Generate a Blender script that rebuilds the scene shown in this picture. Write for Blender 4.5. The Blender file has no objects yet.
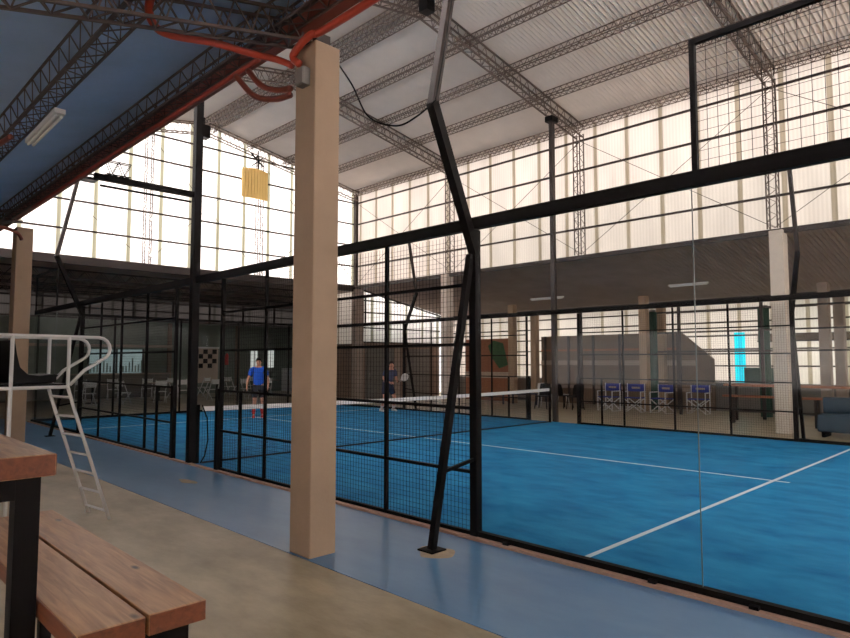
import bpy, bmesh, math, random
from mathutils import Vector, Matrix
random.seed(7)
PI = math.pi
sc = bpy.context.scene
COL = sc.collection

# ------------------------------------------------------------------ camera
AZ = math.atan2(.711, .703); PITCH = math.atan(42/633.)
cam_data = bpy.data.cameras.new('camera'); cam_data.sensor_width = 36; cam_data.lens = 36*633/850.
cam_data.clip_start = .05; cam_data.clip_end = 300
cam = bpy.data.objects.new('camera', cam_data); COL.objects.link(cam)
cam.location = (0, 0, 1.66); cam.rotation_euler = (PI/2 + PITCH, 0, AZ - PI/2)
sc.camera = cam
# ------------------------------------------------------------------ daylight
world = bpy.data.worlds.new('sky'); sc.world = world; world.use_nodes = True
bg = world.node_tree.nodes['Background']
bg.inputs[0].default_value = (1.0, .975, .965, 1)
def _sky():
    # overcast sky, duller towards the right-hand side of the hall and brighter behind the camera
    nt = world.node_tree; N = nt.nodes.new; L = nt.links.new
    tc = N('ShaderNodeTexCoord'); sp = N('ShaderNodeSeparateXYZ'); L(tc.outputs['Generated'], sp.inputs[0])
    ma = N('ShaderNodeMath'); ma.operation = 'MULTIPLY_ADD'; L(sp.outputs[0], ma.inputs[0]); ma.inputs[1].default_value = SKY[1]; ma.inputs[2].default_value = SKY[0]
    mb_ = N('ShaderNodeMath'); mb_.operation = 'MULTIPLY_ADD'; L(sp.outputs[1], mb_.inputs[0]); mb_.inputs[1].default_value = SKY[2]; L(ma.outputs[0], mb_.inputs[2])
    mc = N('ShaderNodeMath'); mc.operation = 'MAXIMUM'; L(mb_.outputs[0], mc.inputs[0]); mc.inputs[1].default_value = .5
    L(mc.outputs[0], bg.inputs[1])
SKY = (8.0, -5.3, -3.0)
_sky()
sun_d = bpy.data.lights.new('sun', 'SUN'); sun_d.energy = 5; sun_d.angle = .3; sun_d.color = (1, .95, .88)
sun = bpy.data.objects.new('sun', sun_d); COL.objects.link(sun)
sun.rotation_euler = Vector((-.25, -1, -.75)).to_track_quat('-Z', 'Y').to_euler()
sun.location = (5, 60, 40)
sc.view_settings.view_transform = 'Standard'; sc.view_settings.look = 'None'
sc.view_settings.gamma = 1; sc.view_settings.use_curve_mapping = False
sc.view_settings.exposure = -0.06
cy = sc.cycles
cy.max_bounces = 10; cy.diffuse_bounces = 6; cy.glossy_bounces = 4; cy.transmission_bounces = 8; cy.transparent_max_bounces = 24
cy.caustics_reflective = False; cy.caustics_refractive = False; cy.sample_clamp_indirect = 6
try: cy.use_denoising = True
except Exception: pass

# ------------------------------------------------------------------ materials
def lin(c):
    return tuple(((v/255.)/12.92 if v/255. <= .04045 else ((v/255.+.055)/1.055)**2.4) for v in c)
def mat(name, rgb, rough=.6, metal=0., spec=.5, noise=0., nscale=6., ntint=None, bump=0., bscale=40., stretch=None):
    m = bpy.data.materials.new(name); m.use_nodes = True
    nt = m.node_tree; b = nt.nodes['Principled BSDF']
    c = lin(rgb)
    b.inputs['Base Color'].default_value = (*c, 1)
    b.inputs['Roughness'].default_value = rough; b.inputs['Metallic'].default_value = metal
    b.inputs['Specular IOR Level'].default_value = spec
    if noise or bump:
        tc = nt.nodes.new('ShaderNodeTexCoord'); mp = nt.nodes.new('ShaderNodeMapping')
        nt.links.new(tc.outputs['Object'], mp.inputs[0])
        if stretch: mp.inputs['Scale'].default_value = stretch
    if noise:
        n = nt.nodes.new('ShaderNodeTexNoise'); n.inputs['Scale'].default_value = nscale; n.inputs['Detail'].default_value = 6
        n.inputs['Roughness'].default_value = .65
        nt.links.new(mp.outputs[0], n.inputs['Vector'])
        r = nt.nodes.new('ShaderNodeValToRGB'); r.color_ramp.elements[0].position = .3; r.color_ramp.elements[1].position = .7
        c2 = lin(ntint) if ntint else tuple(min(1, v*(1+noise)) for v in c)
        r.color_ramp.elements[0].color = (*[v*(1-noise) for v in c], 1); r.color_ramp.elements[1].color = (*c2, 1)
        nt.links.new(n.outputs['Fac'], r.inputs[0]); nt.links.new(r.outputs[0], b.inputs['Base Color'])
    if bump:
        n2 = nt.nodes.new('ShaderNodeTexNoise'); n2.inputs['Scale'].default_value = bscale
        nt.links.new(mp.outputs[0], n2.inputs['Vector'])
        bp = nt.nodes.new('ShaderNodeBump'); bp.inputs['Strength'].default_value = bump; bp.inputs['Distance'].default_value = .01
        nt.links.new(n2.outputs['Fac'], bp.inputs['Height']); nt.links.new(bp.outputs[0], b.inputs['Normal'])
    return m
def sheet_mat(name, axis, rgb, strip_rgb, phase, strength=1.):
    """translucent corrugated plastic cladding; daylight from outside shines through"""
    m = bpy.data.materials.new(name); m.use_nodes = True; nt = m.node_tree; nt.nodes.clear()
    N = nt.nodes.new; L = nt.links.new
    out = N('ShaderNodeOutputMaterial'); tr = N('ShaderNodeBsdfTranslucent'); df = N('ShaderNodeBsdfDiffuse'); mx = N('ShaderNodeMixShader')
    mx.inputs[0].default_value = .22
    L(tr.outputs[0], mx.inputs[1]); L(df.outputs[0], mx.inputs[2]); L(mx.outputs[0], out.inputs[0])
    tc = N('ShaderNodeTexCoord'); sp = N('ShaderNodeSeparateXYZ'); L(tc.outputs['Object'], sp.inputs[0])
    def M(op, a, b=None, c=None):
        n = N('ShaderNodeMath'); n.operation = op
        for i, v in enumerate((a, b, c)):
            if v is None: continue
            if isinstance(v, (int, float)): n.inputs[i].default_value = v
            else: L(v, n.inputs[i])
        return n.outputs[0]
    u = sp.outputs[axis]
    fr = M('FRACT', M('ADD', u, .5-phase+20))
    strip = M('LESS_THAN', M('ABSOLUTE', M('SUBTRACT', fr, .5)), .06)
    cor = M('SINE', M('MULTIPLY', u, 2*PI/.09))
    nz = N('ShaderNodeTexNoise'); nz.inputs['Scale'].default_value = 1.3; nz.inputs['Detail'].default_value = 5
    mp = N('ShaderNodeMapping'); mp.inputs['Scale'].default_value = (1.6, 1.6, .35) if axis == 'Y' or axis == 'X' else (1, 1, 1)
    L(tc.outputs['Object'], mp.inputs[0]); L(mp.outputs[0], nz.inputs['Vector'])
    val = M('MULTIPLY', M('ADD', M('MULTIPLY', cor, .045), M('MULTIPLY_ADD', nz.outputs['Fac'], .3, .78)), strength)
    m1 = N('ShaderNodeMix'); m1.data_type = 'RGBA'
    L(strip, m1.inputs[0]); m1.inputs[6].default_value = (*lin(rgb), 1); m1.inputs[7].default_value = (*lin(strip_rgb), 1)
    m2 = N('ShaderNodeMix'); m2.data_type = 'RGBA'; m2.blend_type = 'MULTIPLY'; m2.inputs[0].default_value = 1
    L(m1.outputs[2], m2.inputs[6])
    cb = N('ShaderNodeCombineXYZ'); 
    for i in range(3): L(val, cb.inputs[i])
    L(cb.outputs[0], m2.inputs[7])
    L(m2.outputs[2], tr.inputs[0]); L(m2.outputs[2], df.inputs[0])
    return m
def glass_mat(name):
    m = bpy.data.materials.new(name); m.use_nodes = True; nt = m.node_tree; nt.nodes.clear()
    N = nt.nodes.new; L = nt.links.new
    out = N('ShaderNodeOutputMaterial'); t = N('ShaderNodeBsdfTransparent'); g = N('ShaderNodeBsdfGlossy'); mx = N('ShaderNodeMixShader')
    t.inputs[0].default_value = (.93, .95, .945, 1); g.inputs['Roughness'].default_value = .02
    fr = N('ShaderNodeFresnel'); ge = N('ShaderNodeNewGeometry'); mr = N('ShaderNodeMapRange'); mr.inputs[3].default_value = 1.2; mr.inputs[4].default_value = 1/1.2
    L(ge.outputs['Backfacing'], mr.inputs[0]); L(mr.outputs[0], fr.inputs[0])
    L(fr.outputs[0], mx.inputs[0]); L(t.outputs[0], mx.inputs[1]); L(g.outputs[0], mx.inputs[2]); L(mx.outputs[0], out.inputs[0])
    return m

M = {}
M['turf'] = mat('blue_sand_turf', (16, 108, 164), .85, spec=.12, noise=.2, nscale=3.0, ntint=(44, 136, 182), bump=.5, bscale=60, stretch=(.9, .45, 1))
M['paint'] = mat('blue_floor_paint', (74, 120, 164), .3, spec=.45, noise=.1, nscale=1.2, ntint=(98, 138, 172), stretch=(1.4, .5, 1))
M['concrete_floor'] = mat('beige_concrete_floor', (154, 138, 110), .42, spec=.5, noise=.2, nscale=1.6, ntint=(184, 166, 138), bump=.15, bscale=20, stretch=(1.6, .7, 1))
M['kerb'] = mat('pinkish_mortar', (176, 140, 118), .8, noise=.12)
M['patch'] = mat('bare_concrete_patch', (176, 156, 130), .7, noise=.15, nscale=12)
M['column'] = mat('cast_concrete', (160, 133, 109), .75, noise=.08, nscale=2.5, bump=.15, bscale=30)
M['column_pale'] = mat('pale_concrete', (200, 184, 170), .8, noise=.08, nscale=2.5)
M['column_grey'] = mat('grey_concrete', (150, 130, 118), .8, noise=.1, nscale=2.5)
M['black'] = mat('black_powder_coat', (15, 11, 11), .6, spec=.12)
M['steel_dark'] = mat('dark_painted_steel', (50, 38, 34), .5, metal=.2)
M['truss'] = mat('grey_red_oxide_steel', (86, 72, 66), .55, metal=.2)
M['truss_hall'] = mat('grey_galvanised_steel', (98, 82, 73), .55, metal=.2)
M['zinc'] = mat('zinc_roof_sheet', (216, 206, 197), .5, metal=.2, noise=.05, nscale=2)
M['zinc_dark'] = mat('weathered_zinc_sheet', (158, 180, 210), .45, metal=.1, noise=.1, nscale=1.2)
M['soffit'] = mat('dark_metal_sheet', (160, 144, 136), .8, metal=0., noise=.12, nscale=1.5)
M['wall_dark'] = mat('dark_grey_render', (104, 98, 92), .8, noise=.12, nscale=1.5)
M['wall_green'] = mat('green_grey_cladding', (104, 110, 100), .7, noise=.1)
M['wall_brown'] = mat('brown_board', (122, 98, 84), .7, noise=.12)
M['orange'] = mat('orange_plastic_conduit', (168, 56, 34), .5)
M['brownpipe'] = mat('red_brown_conduit', (120, 58, 44), .5)
M['darkorange'] = mat('dull_orange_conduit', (150, 56, 40), .6)
M['grey'] = mat('grey_plastic', (120, 112, 106), .5)
M['white'] = mat('white_enamel', (205, 200, 196), .45)
M['white_line'] = mat('white_line_turf', (196, 206, 212), .8)
M['tape'] = mat('white_net_tape', (215, 210, 205), .7)
M['net'] = mat('black_net_cord', (24, 30, 40), .8)
M['blackplastic'] = mat('black_plastic', (12, 9, 10), .5, spec=.15)
M['tube'] = mat('white_lamp_tube', (225, 222, 215), .35)
M['sheet_end'] = sheet_mat('translucent_sheet_end', 'X', (244, 241, 239), (176, 174, 160), .3, 1.0)
M['sheet_side'] = sheet_mat('translucent_sheet_side', 'Y', (218, 211, 205), (182, 173, 160), .52, 1.0)
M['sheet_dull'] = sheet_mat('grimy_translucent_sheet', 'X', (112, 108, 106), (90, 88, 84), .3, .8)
M['sheet_cyan'] = sheet_mat('cyan_translucent_sheet', 'Y', (30, 225, 235), (30, 200, 215), .52, 1.)
M['glass'] = glass_mat('clear_glass')
M['seam'] = mat('glass_edge', (84, 92, 92), .3)
M['yellow'] = mat('yellow_slats', (250, 210, 130), .7)
M['blue_fabric'] = mat('royal_blue_fabric', (22, 84, 190), .85)
M['navy'] = mat('navy_fabric', (34, 36, 56), .85)
M['darkshirt'] = mat('slate_blue_fabric', (66, 70, 96), .85)
M['shorts'] = mat('charcoal_fabric', (48, 46, 50), .85)
M['skin'] = mat('skin', (196, 140, 116), .6)
M['hair'] = mat('dark_hair', (40, 28, 22), .7)
M['red'] = mat('red_plastic', (196, 40, 40), .5)
M['blue_seat'] = mat('blue_canvas', (44, 56, 140), .8)
M['cyan'] = mat('cyan_plastic_sheet', (20, 190, 200), .5)
M['green'] = mat('dark_green_pad', (26, 62, 48), .7)
M['darkgreen'] = mat('dark_green_tarpaulin', (104, 84, 68), .8, noise=.25, nscale=1.2)
M['wood2'] = mat('reddish_table_wood', (150, 88, 60), .6, noise=.2, nscale=4, stretch=(6, 1, 6))
M['mural'] = mat('terracotta_wall_paint', (142, 88, 62), .8, noise=.1)
M['leafy'] = mat('green_mural_paint', (52, 82, 50), .8, noise=.2)
M['paleband'] = mat('pale_band_paint', (176, 156, 140), .8)
M['ball'] = mat('yellow_felt', (206, 220, 60), .9)

def wood_mat(name, c1, c2, dark):
    m = bpy.data.materials.new(name); m.use_nodes = True; nt = m.node_tree; b = nt.nodes['Principled BSDF']
    N = nt.nodes.new; L = nt.links.new
    tc = N('ShaderNodeTexCoord'); mp = N('ShaderNodeMapping'); mp.inputs['Scale'].default_value = (12, .9, 12)
    L(tc.outputs['Object'], mp.inputs[0])
    n = N('ShaderNodeTexNoise'); n.inputs['Scale'].default_value = 3.5; n.inputs['Detail'].default_value = 8; n.inputs['Distortion'].default_value = .8
    L(mp.outputs[0], n.inputs['Vector'])
    r = N('ShaderNodeValToRGB'); r.color_ramp.elements[0].position = .32; r.color_ramp.elements[1].position = .68
    r.color_ramp.elements[0].color = (*lin(c1), 1); r.color_ramp.elements[1].color = (*lin(c2), 1)
    L(n.outputs['Fac'], r.inputs[0])
    v = N('ShaderNodeTexVoronoi'); v.inputs['Scale'].default_value = 2.4
    mp2 = N('ShaderNodeMapping'); mp2.inputs['Scale'].default_value = (2.6, 1.1, 1); L(tc.outputs['Object'], mp2.inputs[0]); L(mp2.outputs[0], v.inputs['Vector'])
    r2 = N('ShaderNodeValToRGB'); r2.color_ramp.elements[0].position = .045; r2.color_ramp.elements[1].position = .12
    r2.color_ramp.elements[0].color = (1, 1, 1, 1); r2.color_ramp.elements[1].color = (0, 0, 0, 1)
    L(v.outputs['Distance'], r2.inputs[0])
    mx = N('ShaderNodeMix'); mx.data_type = 'RGBA'; L(r2.outputs[0], mx.inputs[0]); L(r.outputs[0], mx.inputs[6]); mx.inputs[7].default_value = (*lin(dark), 1)
    L(mx.outputs[2], b.inputs['Base Color']); b.inputs['Roughness'].default_value = .42
    bp = N('ShaderNodeBump'); bp.inputs['Strength'].default_value = .25; bp.inputs['Distance'].default_value = .004
    L(n.outputs['Fac'], bp.inputs['Height']); L(bp.outputs[0], b.inputs['Normal'])
    return m
M['wood'] = wood_mat('varnished_pine', (148, 102, 66), (190, 142, 98), (52, 28, 18))
M['wood_end'] = wood_mat('varnished_pine_edge', (92, 46, 26), (118, 64, 38), (60, 28, 16))  # darker end grain, with shade of the edge faces also in the colour

# ------------------------------------------------------------------ mesh builder
class MB:
    def __init__(s): s.v = []; s.f = []
    def box(s, x0, x1, y0, y1, z0, z1):
        n = len(s.v)
        s.v += [(x, y, z) for z in (z0, z1) for y in (y0, y1) for x in (x0, x1)]
        s.f += [tuple(n+i for i in q) for q in ((0, 2, 3, 1), (4, 5, 7, 6), (0, 1, 5, 4), (2, 6, 7, 3), (0, 4, 6, 2), (1, 3, 7, 5))]
        return s
    def bar(s, a, b, w, h=None, up=(0, 0, 1)):
        """rectangular bar from a to b, w across, h along 'up'"""
        a = Vector(a); b = Vector(b); h = h or w; d = (b-a).normalized(); u = Vector(up)
        if abs(d.dot(u)) > .98: u = Vector((1, 0, 0))
        r = d.cross(u).normalized()*w/2; u2 = r.cross(d).normalized()*h/2
        n = len(s.v)
        for p in (a, b):
            s.v += [tuple(p-r-u2), tuple(p+r-u2), tuple(p+r+u2), tuple(p-r+u2)]
        s.f += [tuple(n+i for i in q) for q in ((0, 3, 2, 1), (4, 5, 6, 7), (0, 1, 5, 4), (1, 2, 6, 5), (2, 3, 7, 6), (3, 0, 4, 7))]
        return s
    def tube(s, pts, r, k=8, radii=None):
        pts = [Vector(p) for p in pts]; n0 = len(s.v); m = len(pts); ref = None
        for i, p in enumerate(pts):
            d = (pts[min(i+1, m-1)]-pts[max(i-1, 0)]).normalized()
            if ref is None:
                ref = Vector((0, 0, 1)) if abs(d.z) < .9 else Vector((1, 0, 0))
            a = d.cross(ref).normalized(); b = a.cross(d).normalized(); ref = b
            rr = radii[i] if radii else r
            for j in range(k):
                t = 2*PI*j/k; s.v.append(tuple(p+a*math.cos(t)*rr+b*math.sin(t)*rr))
        for i in range(m-1):
            for j in range(k):
                j2 = (j+1) % k
                s.f.append((n0+i*k+j, n0+i*k+j2, n0+(i+1)*k+j2, n0+(i+1)*k+j))
        s.f.append(tuple(n0+j for j in range(k))[::-1]); s.f.append(tuple(n0+(m-1)*k+j for j in range(k)))
        return s
    def prism(s, poly, axis, a, b):
        """extrude polygon (list of 2D) along axis between a and b"""
        n = len(s.v); k = len(poly)
        def P(p, t): return {'x': (t, p[0], p[1]), 'y': (p[0], t, p[1]), 'z': (p[0], p[1], t)}[axis]
        for t in (a, b): s.v += [P(p, t) for p in poly]
        s.f.append(tuple(range(n, n+k))[::-1]); s.f.append(tuple(range(n+k, n+2*k)))
        for i in range(k): s.f.append((n+i, n+(i+1) % k, n+k+(i+1) % k, n+k+i))
        return s
    def grid(s, rows):
        n = len(s.v); w = len(rows[0])
        for r in rows: s.v += [tuple(p) for p in r]
        for i in range(len(rows)-1):
            for j in range(w-1): s.f.append((n+i*w+j, n+i*w+j+1, n+(i+1)*w+j+1, n+(i+1)*w+j))
        return s
    def lathe(s, c, prof, k=16, axis=(0, 0, 1)):
        ax = Vector(axis).normalized(); u = ax.orthogonal().normalized(); w = ax.cross(u); c = Vector(c); n = len(s.v)
        for r, t in prof:
            for j in range(k):
                q = 2*PI*j/k; s.v.append(tuple(c+ax*t+(u*math.cos(q)+w*math.sin(q))*r))
        for i in range(len(prof)-1):
            for j in range(k):
                j2 = (j+1) % k; s.f.append((n+i*k+j, n+i*k+j2, n+(i+1)*k+j2, n+(i+1)*k+j))
        s.f.append(tuple(n+j for j in range(k))[::-1]); s.f.append(tuple(n+(len(prof)-1)*k+j for j in range(k)))
        return s
    def build(s, name, m, parent=None, smooth=False, bevel=0):
        me = bpy.data.meshes.new(name); me.from_pydata(s.v, [], s.f); me.materials.append(m)
        bm = bmesh.new(); bm.from_mesh(me); bmesh.ops.recalc_face_normals(bm, faces=bm.faces)
        if bevel: bmesh.ops.bevel(bm, geom=list(bm.edges), offset=bevel, segments=2, affect='EDGES', profile=.5)
        bm.to_mesh(me); bm.free()
        if smooth:
            for p in me.polygons: p.use_smooth = True
        o = bpy.data.objects.new(name, me); COL.objects.link(o)
        if parent is not None:
            o.parent = parent; o.matrix_parent_inverse = Matrix.Identity(4)
            # vertices are given in world space for things placed at their own base
            me.transform(parent_world(parent).inverted())
        return o
def parent_world(o):
    m = Matrix.LocRotScale(o.location, o.rotation_euler, o.scale)
    return parent_world(o.parent) @ m if o.parent else m
def tag(o, label, cat, group=None, kind=None):
    o['label'] = label; o['category'] = cat
    if group: o['group'] = group
    if kind: o['kind'] = kind
    return o
def thing(name, label, cat, loc=(0, 0, 0), rz=0, group=None):
    o = bpy.data.objects.new(name, None); COL.objects.link(o); o.empty_display_size = .1
    o.location = loc; o.rotation_euler = (0, 0, rz)
    return tag(o, label, cat, group)
def struct(mb, name, m, label=None):
    o = mb.build(name, m); o['kind'] = 'structure'
    if label: o['label'] = label
    return o
def children(o): return [c for c in bpy.data.objects if c.parent == o]
def copy_tree(o, loc, rz, label, group=None):
    r = o.copy(); COL.objects.link(r); r.location = loc; r.rotation_euler = (0, 0, rz); r['label'] = label
    if group: r['group'] = group
    for ch in children(o):
        c = ch.copy(); COL.objects.link(c); c.parent = r
        for g in children(ch):
            d = g.copy(); COL.objects.link(d); d.parent = c
    return r
def lerp(a, b, t): return tuple(a[i]+(b[i]-a[i])*t for i in range(3))
def lattice(mb, a, b, side, up, w, h, step, ch=.022, zz=.012, bottom=True):
    """lattice girder with four chords and zigzag bracing; a-b is the top centre line"""
    a = Vector(a); b = Vector(b); side = Vector(side).normalized()*w/2; up = Vector(up).normalized()*h
    L_ = (b-a).length; n = max(2, round(L_/step)); c = []
    for sg in (-1, 1):
        for q in (0, 1):
            o = side*sg-up*q; mb.bar(a+o, b+o, ch); 
    for i in range(n):
        p = a+(b-a)*(i/n); q = a+(b-a)*((i+.5)/n); r = a+(b-a)*((i+1)/n)
        for sg in (-1, 1):
            mb.bar(p+side*sg, q+side*sg-up, zz); mb.bar(q+side*sg-up, r+side*sg, zz)
        if bottom:
            mb.bar(p-side-up, q+side-up, zz); mb.bar(q+side-up, r-side-up, zz)
    return mb

# ------------------------------------------------------------------ key dimensions
NX, FX = 4.60, 14.65          # near and far court fences
NY = 9.87; Y0, Y1 = -.13, 19.87
CX = 9.65
RW = 16.4; EY = 20.7; EAVE = 8.73; APX, APZ = 9.75, 9.92; LW = 3.1
CLER = 4.77
BY = 31.0; OX = 21.8
BACK = -6.0
K = (APZ-EAVE)/(RW-APX)
def roof_z(x): return APZ-K*abs(x-APX)
def soff_z(x): return CLER-.185*(x-RW) if x > RW else 4.60+.185*(x-LW)

# ------------------------------------------------------------------ floors
struct(MB().box(-5, 25, -8, 32, -.15, 0), 'floor', M['concrete_floor'], 'beige worn concrete floor')
struct(MB().box(3.1, NX-.06, -4, 21.5, 0, .004), 'floor_painted_strip', M['paint'], 'glossy blue painted walkway strip beside the court')
struct(MB().box(NX-.085, NX-.03, -.2, Y1+.1, .004, .03), 'trim_1', M['kerb'], 'pinkish mortar edge along the fence foot')
court = struct(MB().box(NX-.03, FX+.05, Y0, Y1, 0, .012), 'floor_court_turf', M['turf'], 'bright blue sanded court turf')
LZ = (.012, .0145)
def line(x0, x1, y0, y1):
    MB().box(x0, x1, y0, y1, *LZ).build('court_line', M['white_line'], court)['label'] = 'white line on the blue turf'
line(NX+.05, FX-.05, NY-6.975, NY-6.925); line(NX+.05, FX-.05, NY+6.925, NY+6.975)
line(CX-.025, CX+.025, NY-7.15, NY-6.98); line(CX-.025, CX+.025, NY-6.92, NY-.1); line(CX-.025, CX+.025, NY+.1, NY+6.92); line(CX-.025, CX+.025, NY+6.98, NY+7.15)
def blob(cx_, cy_, rx, ry, z, name, lab, m):
    pts = [(cx_+rx*math.cos(t)*(1+.18*math.sin(3*t+cx_)), cy_+ry*math.sin(t)*(1+.2*math.cos(2*t+cy_))) for t in [2*PI*i/22 for i in range(22)]]
    struct(MB().prism(pts, 'z', z, z+.0015), name, m, lab)
blob(4.02, 3.93, .16, .17, .004, 'floor_patch_1', 'bare patch round the lamp pole foot', M['patch'])
blob(3.9, 8.6, .08, .2, .004, 'floor_patch_2', 'pale worn spot on the walkway by the low gate', M['patch'])
blob(3.42, 1.6, .06, .16, .004, 'floor_patch_3', 'pale worn spot on the walkway in the foreground', M['patch'])

# ------------------------------------------------------------------ clerestory walls
W = .012
def end_wall(y, name, m):
    poly = [(LW, CLER), (RW, CLER), (RW, EAVE), (APX, APZ), (LW, EAVE)]
    struct(MB().prism(poly, 'y', y, y+W), name, m, 'white translucent corrugated sheeting under the roof gable')
end_wall(EY+.1, 'wall_far', M['sheet_end']); end_wall(BACK, 'wall_back', M['sheet_end'])
struct(MB().box(RW+.1, RW+.1+W, BACK, EY+.1, CLER, EAVE), 'wall_right', M['sheet_side'], 'white translucent corrugated sheeting above the dark side roof')
struct(MB().box(LW-.1-W, LW-.1, BACK, EY+.1, CLER+.05, EAVE), 'wall_left', M['sheet_end'], 'white translucent corrugated sheeting above the near canopy')
# girts
tn = [1]
def trim(mb, m, lab=None):
    tn[0] += 1; return struct(mb, 'trim_%d' % tn[0], m, lab)
for z in (CLER, 5.6, 6.48, 7.37, 8.27):
    h = .055 if z > CLER else .07
    trim(MB().bar((LW, EY+.05, z), (RW, EY+.05, z), .05, h), M['steel_dark'])
    trim(MB().bar((RW+.05, BACK, z), (RW+.05, EY, z), .05, h), M['steel_dark'])
    trim(MB().bar((LW-.05, BACK, z), (LW-.05, EY, z), .05, h), M['steel_dark'])
hw = (APZ-9.1)/K
trim(MB().bar((APX-hw, EY+.05, 9.1), (APX+hw, EY+.05, 9.1), .05, .055), M['steel_dark'])

# ------------------------------------------------------------------ roof sheets (corrugated geometry)
def corr(name, m, x0, z0, x1, z1, y0, y1, pitch, amp, lab):
    n = int((y1-y0)/pitch*4); rows = []
    sh = ((x0, z0), ((x0+x1)/2, (z0+z1)/2), (x1, z1))
    mb = MB()
    prof = [0, amp, 0, -amp]
    rows = [[(x, y0+(y1-y0)*i/n, z+prof[i % 4]) for i in range(n+1)] for x, z in sh]
    mb.grid(rows)
    rows2 = [[(x, y0+(y1-y0)*i/n, z+prof[i % 4]+.004) for i in range(n+1)] for x, z in sh]
    mb.grid(rows2)
    o = struct(mb, name, m, lab)
    return o
corr('ceiling_right', M['zinc'], RW+.25, roof_z(RW+.25)+.03, APX, APZ+.03, BACK, EY+.25, .11, .026, 'corrugated zinc roof slope over the court')
corr('ceiling_left', M['zinc'], LW-.25, roof_z(LW-.25)+.03, APX, APZ+.03, BACK, EY+.25, .11, .026, 'corrugated zinc roof slope on the near side')
# purlins
SL = Vector((1, 0, -K)).normalized(); UPR = Vector((K, 0, 1)).normalized()
def purlin(x, lab, side=1):
    sl = Vector((1, 0, -K*side)).normalized(); up = Vector((K*side, 0, 1)).normalized()
    z = roof_z(x)
    mb = lattice(MB(), (x, BACK+.05, z-.02), (x, EY-.02, z-.02), sl, up, .16, .2, .2, ch=.02, zz=.011)
    tag(mb.build('roof_purlin', M['truss_hall']), lab, 'roof beam', 'lattice purlins under the hall roof')
names = ['nearest the eave of the right slope', 'second up from the right eave', 'third up from the right eave', 'just right of the roof ridge']
for x, nm in zip((16.25, 14.4, 12.9, 11.4, 9.95), ['running along the top of the right clerestory wall']+names[0:4]):
    purlin(x, 'lattice steel purlin under the corrugated roof, '+nm)
for x, nm in zip((9.5, 8.05, 6.6, 5.1, 3.3), ('just left of the roof ridge', 'first down the left slope from the ridge', 'second down the left slope from the ridge', 'third down the left slope from the ridge', 'running along the near eave')):
    purlin(x, 'lattice steel purlin under the corrugated roof, '+nm, -1)
# trusses (two rafters each) and lattice columns
TY = (-5.9, -.6, 4.72, 9.95, 15.2, EY-.12)
tl = {4.72: 'over the nearest right-hand concrete column', 9.95: 'over the net line of the court', 15.2: 'over the second right-hand concrete column', EY-.12: 'against the far translucent gable', -.6: 'out above the near end of the court', -5.9: 'at the back end of the hall'}
for y in TY[1:]:
    t = thing('roof_truss', 'lattice steel gable truss '+tl[y], 'roof truss', (APX, y, APZ), 0, 'gable trusses of the hall')
    for sg, xe in ((1, RW), (-1, LW)):
        sl = Vector((sg, 0, -K)).normalized(); up = Vector((sg*K, 0, 1)).normalized()
        mb = lattice(MB(), (APX, y, APZ-.05), (xe, y, EAVE-.05), (0, 1, 0), up, .22, .36, .36, ch=.035, zz=.014)
        mb.build('rafter', M['truss_hall'], t)
for y in TY[1:]:
    for x in (RW-.12, LW+.1):
        if y > 20: continue
        mb = lattice(MB(), (x+.1, y, CLER), (x+.1, y, EAVE-.3), (0, 1, 0), (1, 0, 0), .22, .22, .3, ch=.026, zz=.012)
        side = 'right' if x > 9 else 'near'
        tag(mb.build('lattice_column', M['truss']), 'lattice steel upright on the %s clerestory wall, %s' % (side, tl[y]), 'column', 'lattice uprights of the clerestory')
for x, nm in ((7.8, 'left'), (11.8, 'right')):
    mb = lattice(MB(), (x, EY-.03, CLER), (x, EY-.03, roof_z(x)-.4), (1, 0, 0), (0, 1, 0), .2, .18, .3, ch=.022, zz=.01)
    tag(mb.build('lattice_column', M['truss']), 'lattice steel upright on the %s half of the far gable wall' % nm, 'column', 'lattice uprights of the clerestory')
tag(MB().bar((RW-.02, EY-.02, CLER), (RW-.02, EY-.02, EAVE-.1), .14).build('corner_post', M['steel_dark']), 'dark square steel post in the far right corner above the roof line', 'post')
# bracing rods
def rod(a, b, lab):
    tag(MB().tube([a, b], .008, 5).build('bracing_rod', M['steel_dark']), lab, 'rod', 'diagonal bracing rods on the clerestory')
for i in range(1, len(TY)-1):
    a, b = TY[i], TY[i+1]
    w = {-.6: 'nearest bay', 4.72: 'second bay from the camera', 9.95: 'third bay from the camera', 15.2: 'farthest bay'}[a]
    rod((RW-.02, a, CLER+.05), (RW-.02, b, EAVE-.5), 'thin rod rising away from the camera on the right wall, '+w)
    rod((RW-.045, b, CLER+.05), (RW-.045, a, EAVE-.5), 'thin rod falling away from the camera on the right wall, '+w)
for a, b, w in ((LW+.2, 7.8, 'left third'), (7.8, 11.8, 'middle third'), (11.8, RW-.1, 'right third')):
    rod((a, EY-.13, CLER+.05), (b, EY-.13, roof_z(b)-.6), 'thin rod rising to the right on the far gable, '+w)
    rod((b, EY-.155, CLER+.05), (a, EY-.155, roof_z(a)-.6), 'thin rod falling to the right on the far gable, '+w)

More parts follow.
